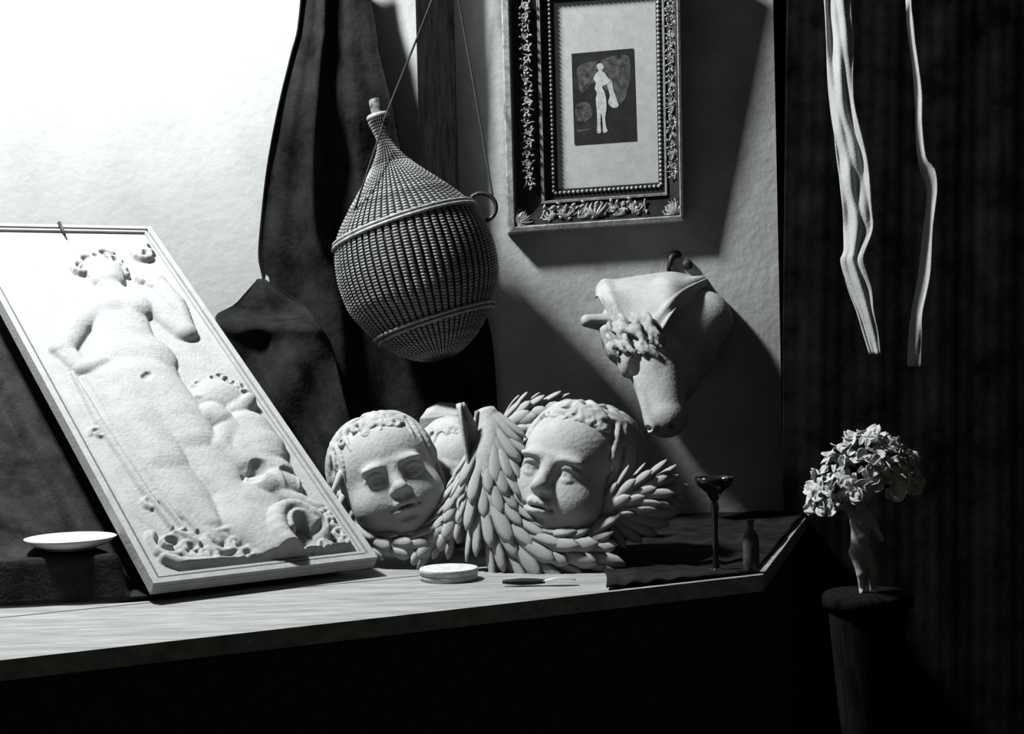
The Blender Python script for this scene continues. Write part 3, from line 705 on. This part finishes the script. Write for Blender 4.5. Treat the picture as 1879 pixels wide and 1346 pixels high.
def build_hair(seed, extra=()):
    rn = random.Random(seed)
    S = SDF((-1.35, -1.25, -1.0), (1.35, 1.45, 1.45), .025)
    S.ell((0, .15, .29), (.862, .965, .875), .05)
    S.ell((0, -1.05, -.22), (.83, .93, 1.06), .08, True)                       # opening for the face
    def on(az, el, lift=0.0):
        q = np.array((math.sin(az) * math.cos(el), -math.cos(az) * math.cos(el), math.sin(el)))
        return np.array((0, .16, .30)) + q * np.array((.862 + lift, .965 + lift, .875 + lift))
    for i in range(120):
        az = rn.uniform(-math.pi, math.pi); e1 = rn.uniform(.70, 1.25); front = abs(az) < .9
        e2 = (rn.uniform(.62, .85) if front else rn.uniform(-.65, .15)); sw = rn.choice((-1, 1)) * rn.uniform(.2, .55)
        pts = []; n = 12
        for t in np.linspace(0, 1, n):
            a = az + sw * math.sin(2.4 * t) * .9 + (az * .25 * t if front else 0); e = e1 + (e2 - e1) * t
            pts.append(on(a, e, .0 + .035 * math.sin(math.pi * t)))
        c = pts[-1]; out = (c - np.array((0, .16, .3))); out /= np.linalg.norm(out); tan = pts[-1] - pts[-2]; tan /= np.linalg.norm(tan)
        side = np.cross(out, tan); r = rn.uniform(.05, .10); sg = 1 if sw > 0 else -1
        for b in np.linspace(.4, 4.6, 9):
            rr = r * (1 - b / 9); pts.append(c + sg * side * rr * (1 - math.cos(b)) + tan * rr * math.sin(b) * 1.2 + out * .05 * math.sin(b * .5))
        S.chain(pts, rn.uniform(.045, .075), .024, .012)
    for e in extra: S.chain(list(smooth_path(e, 16)), .055, .022, .03)
    return S.mesh()
FV, FQ = build_face()
def place(V, R, s, c): return (V @ np.array(R).T) * s + np.array(c)
# one feather: long pointed leaf with a raised shaft, 1 long, root at the origin, along +x, width in y
fx = np.linspace(0, 1, 7); fv = []; ff = []
for i, x in enumerate(fx):
    w = .24 * (math.sqrt(max(0, 1 - ((x - .62) / .385) ** 2)) if x > .62 else .62 + .38 * x / .62) + .012
    zc = .05 * math.sin(math.pi * x)
    for y, dz in ((-1, -.05), (-.5, .015), (0, .05), (.5, .015), (1, -.05), (0, -.07)): fv.append((x, w * y, zc + dz * (1 if 0 < i < 6 else .5)))
for i in range(6):
    for j in range(6): ff.append((i*6+j, i*6+(j+1) % 6, (i+1)*6+(j+1) % 6, (i+1)*6+j))
ff += [(0, 5, 4, 3, 2, 1)[::-1], tuple(36 + q for q in range(6))]
def feather_mesh():
    me = bpy.data.meshes.new('feather'); me.from_pydata(fv, [], ff); me.update()
    me.polygons.foreach_set('use_smooth', [True] * len(me.polygons)); me.materials.append(MATS['plaster']); return me
FEA = feather_mesh()
def feather(parent, org, p, d, nrm, ln, wd=1.0):
    d = Vector(d).normalized(); n = Vector(nrm); n = (n - d * n.dot(d)).normalized(); y = n.cross(d)
    o = bpy.data.objects.new('feather', FEA); link(o, parent); q = Vector(p) - Vector(org)
    w = ln * wd
    o.matrix_local = Matrix(((d.x*ln, y.x*w, n.x*w, q.x), (d.y*ln, y.y*w, n.y*w, q.y), (d.z*ln, y.z*w, n.z*w, q.z), (0, 0, 0, 1)))
    return o
def wing(th, path, radii, nrow, nacross, ln, spread=1.0, out=(-1, 0, 0), wd=1.0, front=(-.3, -1, .25), arc=(-1.3, 1.3), lean=.55):
    """arm of the wing with overlapping rows of feathers along it; path = world points"""
    P = smooth_path(path, 24); org = th.location
    v, f = tube(P, radii, 12); w = mesh('wing', v, f, 'plaster', th, True, org)
    rn = random.Random(len(P) + nrow)
    for i in range(nrow):
        t = (i + .4) / nrow; k = t * 23; a = int(min(k, 22)); p = P[a] + (P[a+1] - P[a]) * (k - a)
        T = P[min(a+2, 23)] - P[max(a-1, 0)]; T /= np.linalg.norm(T)
        fr_ = np.array(front, float); fr_ -= T * (fr_ @ T); fr_ /= np.linalg.norm(fr_); sd = np.cross(T, fr_)
        r = np.interp(t, np.linspace(0, 1, len(radii)), radii)
        for j in range(nacross):
            b = arc[0] + (arc[1] - arc[0]) * (j + (.5 if i % 2 else .1)) / nacross
            n = fr_ * math.cos(b) + sd * math.sin(b)
            d = T + sd * math.sin(b) * lean * spread + n * .07
            feather(w, org, p + n * r * .86, d, n, ln * rn.uniform(.85, 1.15), wd)
    return w
# --- the cherub on the right, looking left
CY = 3.20; cs = .133
cc = PY(1056, 880, CY); R = rotm(30, 8, 11)
ch = thing('cherub_head', PZ(1040, 1040, 0) + Vector((0, .05, 0)), 'plaster cherub head gazing left with spread feathered wings, front of the pair', 'sculpture', 'plaster cherub heads')
mesh_np('face', place(FV, R, cs, cc), FQ, 'plaster', ch, ch.location)
V, Q = build_hair(5)
mesh_np('hair', place(V, R, cs, cc), Q, 'plaster', ch, ch.location)
def pts(*q): return [PY(*a) for a in q]
wing(ch, pts((890, 752, 3.22), (902, 800, 3.20), (896, 860, 3.17), (905, 930, 3.14), (945, 990, 3.11), (1000, 1012, 3.09), (1075, 1008, 3.08)), [.020, .034, .042, .044, .042, .036, .022], 11, 6, .088, out=(-1, 0, 0), wd=.70)
w = wing(ch, pts((1110, 940, 3.12), (1145, 915, 3.10), (1175, 903, 3.09), (1195, 900, 3.09)), [.026, .028, .022, .012], 5, 4, .062, wd=.7, arc=(-1.2, 1.4))
for k, (tx, ty) in enumerate(((1262, 890), (1256, 915), (1246, 940), (1228, 962), (1205, 980), (1178, 995), (1148, 1005))):
    a = PY(1150 - 6 * k, 915 + 7 * k, 3.085); b = PY(tx, ty, 3.08)
    feather(w, ch.location, a, b - a, (-.4, -1, .5), (b - a).length, .62)
# tall upswept wing tip beside the head: hollow plumes
def plume(parent, org, a, b, wd, nrm, bend=.0, m='plaster'):
    a, b = Vector(a), Vector(b); d = (b - a); L_ = d.length; d.normalize(); n = Vector(nrm); n = (n - d * n.dot(d)).normalized(); y = n.cross(d); G = []
    for t in np.linspace(0, 1, 16):
        w = wd * (math.sin(math.pi * (.22 + .76 * t)) ** .55); c = a + d * (t * L_) + y * (bend * math.sin(math.pi * t))
        G.append([c + y * (w * q) - n * (wd * .75 * (1 - q * q)) + n * (.003 * math.cos(9 * q)) for q in np.linspace(-1, 1, 11)])
    v, f = sheet(G, .006); mesh('plume', v, f, m, parent, True, org)
plume(w, ch.location, PY(876, 872, 3.15), PY(850, 738, 3.17), .021, (.75, -.8, .1), -.006)
plume(w, ch.location, PY(893, 862, 3.17), PY(880, 752, 3.20), .018, (.4, -.9, .2), .003)
plume(w, ch.location, PY(912, 850, 3.18), PY(905, 756, 3.22), .017, (.2, -.9, .3), .004)
plume(w, ch.location, PY(928, 848, 3.19), PY(930, 776, 3.22), .014, (.1, -.9, .3), .004)
# --- the cherub on the left, looking up
CY2 = 3.27; cs2 = .121
cc2 = PY(713, 885, CY2); R2 = rotm(-14, 9, -16)
c2 = thing('cherub_head', PZ(730, 1020, 0) + Vector((0, .1, 0)), 'plaster cherub head tilted upwards, half hidden by the relief panel', 'sculpture', 'plaster cherub heads')
mesh_np('face', place(FV, R2, cs2, cc2), FQ, 'plaster', c2, c2.location)
V, Q = build_hair(11, [[(-.75, -.35, .35), (-.92, -.45, .15), (-1.05, -.42, 0), (-1.1, -.3, -.05)], [(-.8, -.2, .0), (-1.0, -.35, -.2), (-1.05, -.3, -.35)]])
mesh_np('hair', place(V, R2, cs2, cc2), Q, 'plaster', c2, c2.location)
wing(c2, pts((628, 905, 3.27), (650, 960, 3.22), (690, 992, 3.18), (745, 1002, 3.16), (800, 985, 3.16)), [.020, .024, .024, .022, .016], 7, 3, .050, lean=.25)
wing(c2, pts((866, 845, 3.25), (858, 885, 3.22), (842, 930, 3.19), (815, 972, 3.17), (780, 998, 3.16)), [.020, .026, .026, .022, .014], 9, 4, .052, lean=.5)
# --- a third one behind, between the two
cs3 = .118; cc3 = PY(846, 884, 3.44); R3c = rotm(4, 8, 4)
c3 = thing('cherub_head', PZ(838, 985, 0), 'plaster cherub head mostly hidden between the two nearer heads', 'sculpture', 'plaster cherub heads')
mesh_np('face', place(FV, R3c, cs3, cc3), FQ, 'plaster', c3, c3.location)
V, Q = build_hair(21); mesh_np('hair', place(V, R3c, cs3, cc3), Q, 'plaster', c3, c3.location)
wing(c3, pts((930, 790, 3.46), (965, 772, 3.45), (1010, 766, 3.45)), [.03, .03, .02], 5, 4, .06, front=(-.2, -1, .6))
wing(c3, pts((800, 960, 3.40), (838, 975, 3.38), (880, 960, 3.40)), [.03, .035, .03], 4, 3, .06)
# broken plaster fragment behind them
fg = [PY(772, 765, 3.60), PY(790, 756, 3.60), PY(842, 760, 3.60), PY(850, 800, 3.60), PY(800, 830, 3.6), PY(776, 800, 3.6)]
back = [p + Vector((.01, .09, .02)) for p in fg]; low = [Vector((p.x, p.y, .0)) for p in (fg[5], fg[3])]
fa = [PY(770, 768, 3.58), PY(792, 756, 3.60), PY(846, 760, 3.61), PY(852, 790, 3.58), PY(850, 960, 3.54), PY(772, 960, 3.53)]
fa[4].z = fa[5].z = 0
V = [tuple(p) for p in fa] + [tuple(p + Vector((.012, .10, .018 if i < 4 else 0))) for i, p in enumerate(fa)]
Fc = [(5, 4, 3, 2, 1, 0), (6, 7, 8, 9, 10, 11)] + [(i, (i+1) % 6, 6 + (i+1) % 6, 6 + i) for i in range(6)]
o = mesh('plaster_fragment', V, Fc, 'plaster', None, False, Vector((fa[5].x, fa[5].y, 0))); tag(o, 'broken upright plaster slab behind the cherub heads', 'fragment')

# ------------------------------------------------------------------ small things on the table
lc = PZ(824, 1062, 0); LR = 54 * lc.y / F
lid = thing('round_box', lc, 'low round pale box lying on the table below the cherubs', 'box')
v, f = lathe([(.0005, 0), (LR * .98, 0), (LR * .98, .010), (LR * .95, .0105)], 48, Matrix.Translation(lc)); mesh('box_base', v, f, 'bone', lid, True, lc)
v, f = lathe([(LR * .95, .0105), (LR, .0105), (LR, .020), (LR * .985, .0215), (LR * .90, .0205), (.0005, .0205)], 48, Matrix.Translation(lc)); mesh('lid', v, f, 'bone', lid, True, lc)
kc = PZ(985, 1066, 0)
kn = thing('palette_knife', kc, 'palette knife with dark handle and bright narrow blade on the table', 'knife')
h0, h1, b0, b1 = PZ(922, 1067, .008), PZ(1000, 1066, .008), PZ(996, 1066, .008), PZ(1056, 1064, .009)
v, f = tube(smooth_path([h0, h0 * .6 + h1 * .4, h0 * .25 + h1 * .75, h1], 12), [.004, .0085, .0075, .0045], 10, True, .75); mesh('handle', v, f, 'wood_dark', kn, True, kc)
dd = (b1 - b0).normalized(); sd = Vector((-dd.y, dd.x, 0)); G = []
for t in np.linspace(0, 1, 14):
    w = .010 * (math.sin(math.pi * (.15 + .75 * t)) ** .6); c = b0 + (b1 - b0) * t + Vector((0, 0, .001 + .004 * math.sin(math.pi * t)))
    G.append([c - sd * w, c, c + sd * w])
v, f = sheet(G, .0012); mesh('blade', v, f, 'steel', kn, True, kc)
gc = PZ(1314, 1050, 0); GK = gc.y / F
gb = thing('goblet', gc, 'dark glass goblet with flared bowl and tall stem at right of the cherubs', 'goblet')
M = Matrix.Translation(gc); z = lambda py: (1056 - py) * GK
v, f = lathe([(.0005, z(926)), (6*GK, z(924)), (15*GK, z(908)), (31*GK, z(895)), (35*GK, z(886)), (36.5*GK, z(880)), (34.5*GK, z(880)), (32*GK, z(888)), (26*GK, z(898)), (10*GK, z(912)), (.0005, z(916))], 40, M); mesh('bowl', v, f, 'dark_glass', gb, True, gc)
v, f = lathe([(6*GK, z(926)), (8*GK, z(934)), (6*GK, z(948)), (4.5*GK, z(990)), (7*GK, z(1008)), (4.5*GK, z(1020)), (7*GK, z(1046)), (7*GK, z(1050))], 20, M); mesh('stem', v, f, 'dark_glass', gb, True, gc)
v, f = lathe([(.0005, 0), (24*GK, 0), (24*GK, .003), (10*GK, .009), (.0005, .010)], 32, M); mesh('foot', v, f, 'dark_glass', gb, True, gc)
bc = PZ(1379, 1050, 0); BK = bc.y / F; M = Matrix.Translation(bc); z = lambda py: (1060 - py) * BK
bt = thing('glass_bottle', bc, 'small dim glass bottle standing beside the goblet', 'bottle')
v, f = lathe([(.0005, 0), (13*BK, 0), (15*BK, 4*BK), (15*BK, z(1002)), (12*BK, z(990)), (6*BK, z(980)), (5*BK, z(962)), (.0005, z(962))], 28, M); mesh('body', v, f, 'dusty_glass', bt, True, bc)
v, f = lathe([(5*BK, z(967)), (7.5*BK, z(967)), (7.5*BK, z(962)), (5*BK, z(962))], 20, M); mesh('lip', v, f, 'dusty_glass', bt, True, bc)

G = []  # dark cloth added where the table's right end falls into shade
for i in range(60):
    u = i / 59; row = []
    for j in range(40):
        t = j / 39; px = 1060 + 22 * math.sin(9 * t) * (1 - u) + (1395 - 1060) * u
        q0 = TB((PZ(px, 1070, 0) - E0).dot(U), .016, 0); q1 = Vector((.12 + (C2.x - .012 - .12) * u, YL - .03, 0)); q0 = q0 + (C1 - U * .006 + Vd * .016 - TB((PZ(1395, 1070, 0) - E0).dot(U), .016, 0)) * u ** 3
        p = q0 + (q1 - q0) * t; z_ = .0045 + .0025 * (1 + math.sin(37 * u + 3 * t)) * (1 + math.sin(21 * t + 5 * u)) / 2
        row.append((p.x, p.y, z_))
    G.append(row)
v, f = sheet(G, .003); o = mesh('shade_cloth', v, f, 'dark_cloth', None, True, TB(uR - .3, .2, 0)); tag(o, 'dark cloth added for the shade on the right end of the table under the goblet', 'cloth')

# ------------------------------------------------------------------ figurine with its bunch of shells and petals on a dark stand
GY = 2.90; SK = GY / F
ft = PY(1592, 1086, GY); zt = ft.z
st = thing('pedestal', Vector((ft.x, ft.y, FLOOR)), 'plain dark pedestal under the small figurine', 'pedestal')
v, f = lathe([(.0005, zt - .03), (.07, zt - .03), (.08, zt - .022), (.08, zt - .006), (.075, zt), (.0005, zt)], 40, Matrix.Translation((ft.x, ft.y, 0))); mesh('top', v, f, 'wood_black', st, True, st.location)
v, f = lathe([(.06, FLOOR + .05), (.045, FLOOR + .2), (.05, -.3), (.07, zt - .03)], 28, Matrix.Translation((ft.x, ft.y, 0))); mesh('shaft', v, f, 'wood_black', st, True, st.location)
v, f = lathe([(.0005, FLOOR), (.15, FLOOR), (.15, FLOOR + .04), (.06, FLOOR + .06), (.0005, FLOOR + .06)], 32, Matrix.Translation((ft.x, ft.y, 0))); mesh('foot', v, f, 'wood_black', st, True, st.location)
def fp(px, py, d): return (px - 1592, d, 1086 - py)
S = SDF((-70, -40, -4), (60, 45, 190), 1.5)
S.cap(fp(1580, 1000, 0), fp(1583, 960, 2), 17, 19, 8); S.cap(fp(1583, 955, 2), fp(1586, 942, 2), 19, 15, 8)
S.cap(fp(1584, 938, 2), fp(1585, 925, 2), 8, 8, 6); S.ell(fp(1585, 908, -2), (15, 16, 18), 4)
S.ell(fp(1574, 1012, 2), (15, 14, 14), 6); S.ell(fp(1588, 1012, 2), (14, 14, 14), 6)
S.cap(fp(1573, 1018, 0), fp(1580, 1050, -6), 12, 8.5, 5); S.cap(fp(1580, 1050, -6), fp(1582, 1080, 2), 8.5, 5.5, 4); S.cap(fp(1582, 1083, 2), fp(1578, 1085, -12), 5, 3.5, 3)
S.cap(fp(1592, 1018, 2), fp(1602, 1050, 0), 12, 8.5, 5); S.cap(fp(1602, 1050, 0), fp(1603, 1080, 6), 8.5, 5.5, 4); S.cap(fp(1603, 1083, 6), fp(1605, 1085, -9), 5, 3.5, 3)
S.cap(fp(1598, 945, 0), fp(1606, 966, -8), 8, 6.5, 4); S.cap(fp(1606, 966, -8), fp(1614, 980, -16), 6.5, 5, 4)
S.cap(fp(1569, 945, 0), fp(1556, 925, -5), 8, 6.5, 4); S.cap(fp(1556, 925, -5), fp(1560, 895, -4), 6.5, 5, 4)
for q in range(4): S.cap(fp(1614, 980, -16), fp(1611 + 3 * q, 989, -18 + q), 2.6, 2.0, 1.5)
S.ell(fp(1580, 908, -18), (3, 3, 3), 2, True); S.ell(fp(1590, 908, -18), (3, 3, 3), 2, True); S.ell(fp(1585, 904, -18), (3, 4, 4), 2)
S.ell(fp(1583, 985, -18), (10, 6, 8), 5)
V, Q = S.mesh(); o = mesh_np('figurine', V * SK + np.array(ft), Q, 'plaster', None, ft)
tag(o, 'small pale standing figurine with bare legs under the bunch of petals', 'figurine')
bcn = PY(1582, 880, GY)
fb = thing('petal_bunch', PY(1582, 892, GY), 'domed bunch of pale petals and curls carried above the figurine', 'bunch')
def petal(kind):
    G = []
    for t in np.linspace(0, 1, 7):
        w = math.sin(math.pi * (.10 + .86 * t)) ** .6 * (.55 if kind < 2 else .28)
        row = []
        for s_ in np.linspace(-1, 1, 6):
            row.append((t, w * s_, (.25 if kind == 0 else .12) * s_ * s_ + (.45 * t * t if kind == 1 else .15 * math.sin(3 * t)) + (.25 * math.sin(5 * t) if kind == 2 else 0)))
        G.append(row)
    return shared(sheet(G, .05), 'petal', 'bone')
PE = [petal(0), petal(1), petal(2)]
rn = random.Random(4)
for i in range(280):
    a = rn.uniform(-2.0, 2.0); e = math.asin(rn.uniform(-.12, 1)); 
    n = Vector((math.cos(e) * math.sin(a), -math.cos(e) * math.cos(a), math.sin(e)))
    cx = n.x * 92; cz = n.z * 84; dy = n.y * 80
    drop = -.30 * cx - (abs(cx) / 92) ** 2 * 10 if cx < 0 else .12 * cx
    p = Vector((cx, dy, cz - (abs(drop) if cx < 0 else 0) - .25 * max(0, -cx)))
    T = Vector((rn.uniform(-1, 1), rn.uniform(-1, 1), rn.uniform(-1, .2))); T = (T - n * T.dot(n)).normalized(); n2 = (n + T * rn.uniform(-.5, .3)).normalized(); T = (T - n2 * T.dot(n2)).normalized(); y = n2.cross(T)
    ln = rn.uniform(12, 27) * SK
    o = bpy.data.objects.new('petal', PE[rn.randrange(3)]); link(o, fb); q = bcn + p * SK - fb.location
    o.matrix_local = Matrix(((T.x*ln, y.x*ln, n2.x*ln, q.x), (T.y*ln, y.y*ln, n2.y*ln, q.y), (T.z*ln, y.z*ln, n2.z*ln, q.z), (0, 0, 0, 1)))
S = SDF((-100, -90, -40), (100, 90, 90), 4)
S.ell((0, 0, 2), (70, 62, 58), 5); S.ell((0, 0, -45), (110, 100, 45), 5, True); S.ell((0, 0, -25), (14, 14, 26), 6)
V, Q = S.mesh(); mesh_np('core', V * SK + np.array(bcn), Q, 'dark_cloth', fb, fb.location)
sc_ = PY(1651, 904, GY - .075); nrm = Vector((-.55, -1, .55)).normalized(); qd = nrm.to_track_quat('Z', 'X').to_matrix().to_4x4()
v, f = lathe([(.0003, 0), (12*SK, 1*SK), (19*SK, 5*SK), (21*SK, 9*SK), (20*SK, 9.5*SK), (16*SK, 5*SK), (6*SK, 3.5*SK), (.0003, 4*SK)], 28, Matrix.Translation(sc_) @ qd @ Matrix.Diagonal((1, .72, 1, 1)))
tag(mesh('shell_cup', v, f, 'china', fb, True, fb.location), 'round pale shell at the right of the bunch')
v, f = tube(smooth_path([sc_, PY(1630, 895, GY - .05), PY(1605, 885, GY - .02), bcn + Vector((0, 0, -.01))], 12), .003, 6); mesh('stalk', v, f, 'dark_cloth', fb, True, fb.location)

# ------------------------------------------------------------------ hanging cloths and added dark backing sheet at right
def hang(rows, depth, seed, folds, amp=.03, cols=34, nr=110):
    rn = random.Random(seed); ph = [rn.uniform(0, 6) for _ in range(8)]
    def w(s, t):
        d = amp * math.sin(2 * math.pi * (folds * s + .35 * math.sin(4 * t + ph[0])) + ph[1]) + amp * .5 * math.sin(2 * math.pi * (folds * 2.1 * s - 2.2 * t) + ph[2])
        d += amp * .55 * math.sin(2 * math.pi * (6 * t + 1.3 * s) + ph[3]) * math.sin(5 * t + ph[4]) - .035 * s + .01
        return d
    return rows_sheet([(a, b, c, depth) for a, b, c in rows], cols, nr, w, .004)
HY = 3.62
v, f = hang([(-60, 1510, 1560), (20, 1514, 1562), (80, 1516, 1566), (160, 1520, 1566), (200, 1524, 1570), (260, 1532, 1585), (310, 1538, 1594), (380, 1546, 1600), (420, 1548, 1602), (460, 1549, 1588), (480, 1543, 1585), (530, 1556, 1600), (570, 1572, 1604), (610, 1584, 1612), (650, 1596, 1616)], HY, 2, 1.3, .006)
o = mesh('hanging_cloth', v, f, 'linen', None, True, PY(1600, 655, HY)); tag(o, 'broad pale cloth hanging in folds right of the wall edge', 'cloth', 'pale hanging cloths')
v, f = hang([(-60, 1660, 1668), (20, 1664, 1674), (60, 1667, 1678), (110, 1674, 1684), (170, 1679, 1692), (230, 1681, 1692), (290, 1684, 1700), (310, 1688, 1716), (350, 1700, 1720), (420, 1695, 1712), (500, 1686, 1708), (570, 1674, 1694), (620, 1667, 1692), (672, 1666, 1690)], HY + .02, 9, .6, .004)
o = mesh('hanging_cloth', v, f, 'linen', None, True, PY(1680, 675, HY)); tag(o, 'narrow twisted pale cloth hanging at far right', 'cloth', 'pale hanging cloths')
v, f = rows_sheet([(-80, 1445, 2000, 3.86), (300, 1440, 2000, 3.85), (700, 1436, 2000, 3.84), (1100, 1440, 2000, 3.83), (1500, 1440, 2000, 3.82)], 150, 60, lambda s, t: .003 * math.sin(2 * math.pi * (5 * s + .2 * math.sin(3 * t))) + .0006 * math.sin(2 * math.pi * (21 * s + .4 * t)))  # black sheet added to stand for the unlit space beyond the wall
o = mesh('dark_backing', v, f, 'recess_black', None, True, PY(1700, 1400, 3.84)); tag(o, 'black sheet added for the darkness of the opening at right behind the pale cloths', 'curtain')
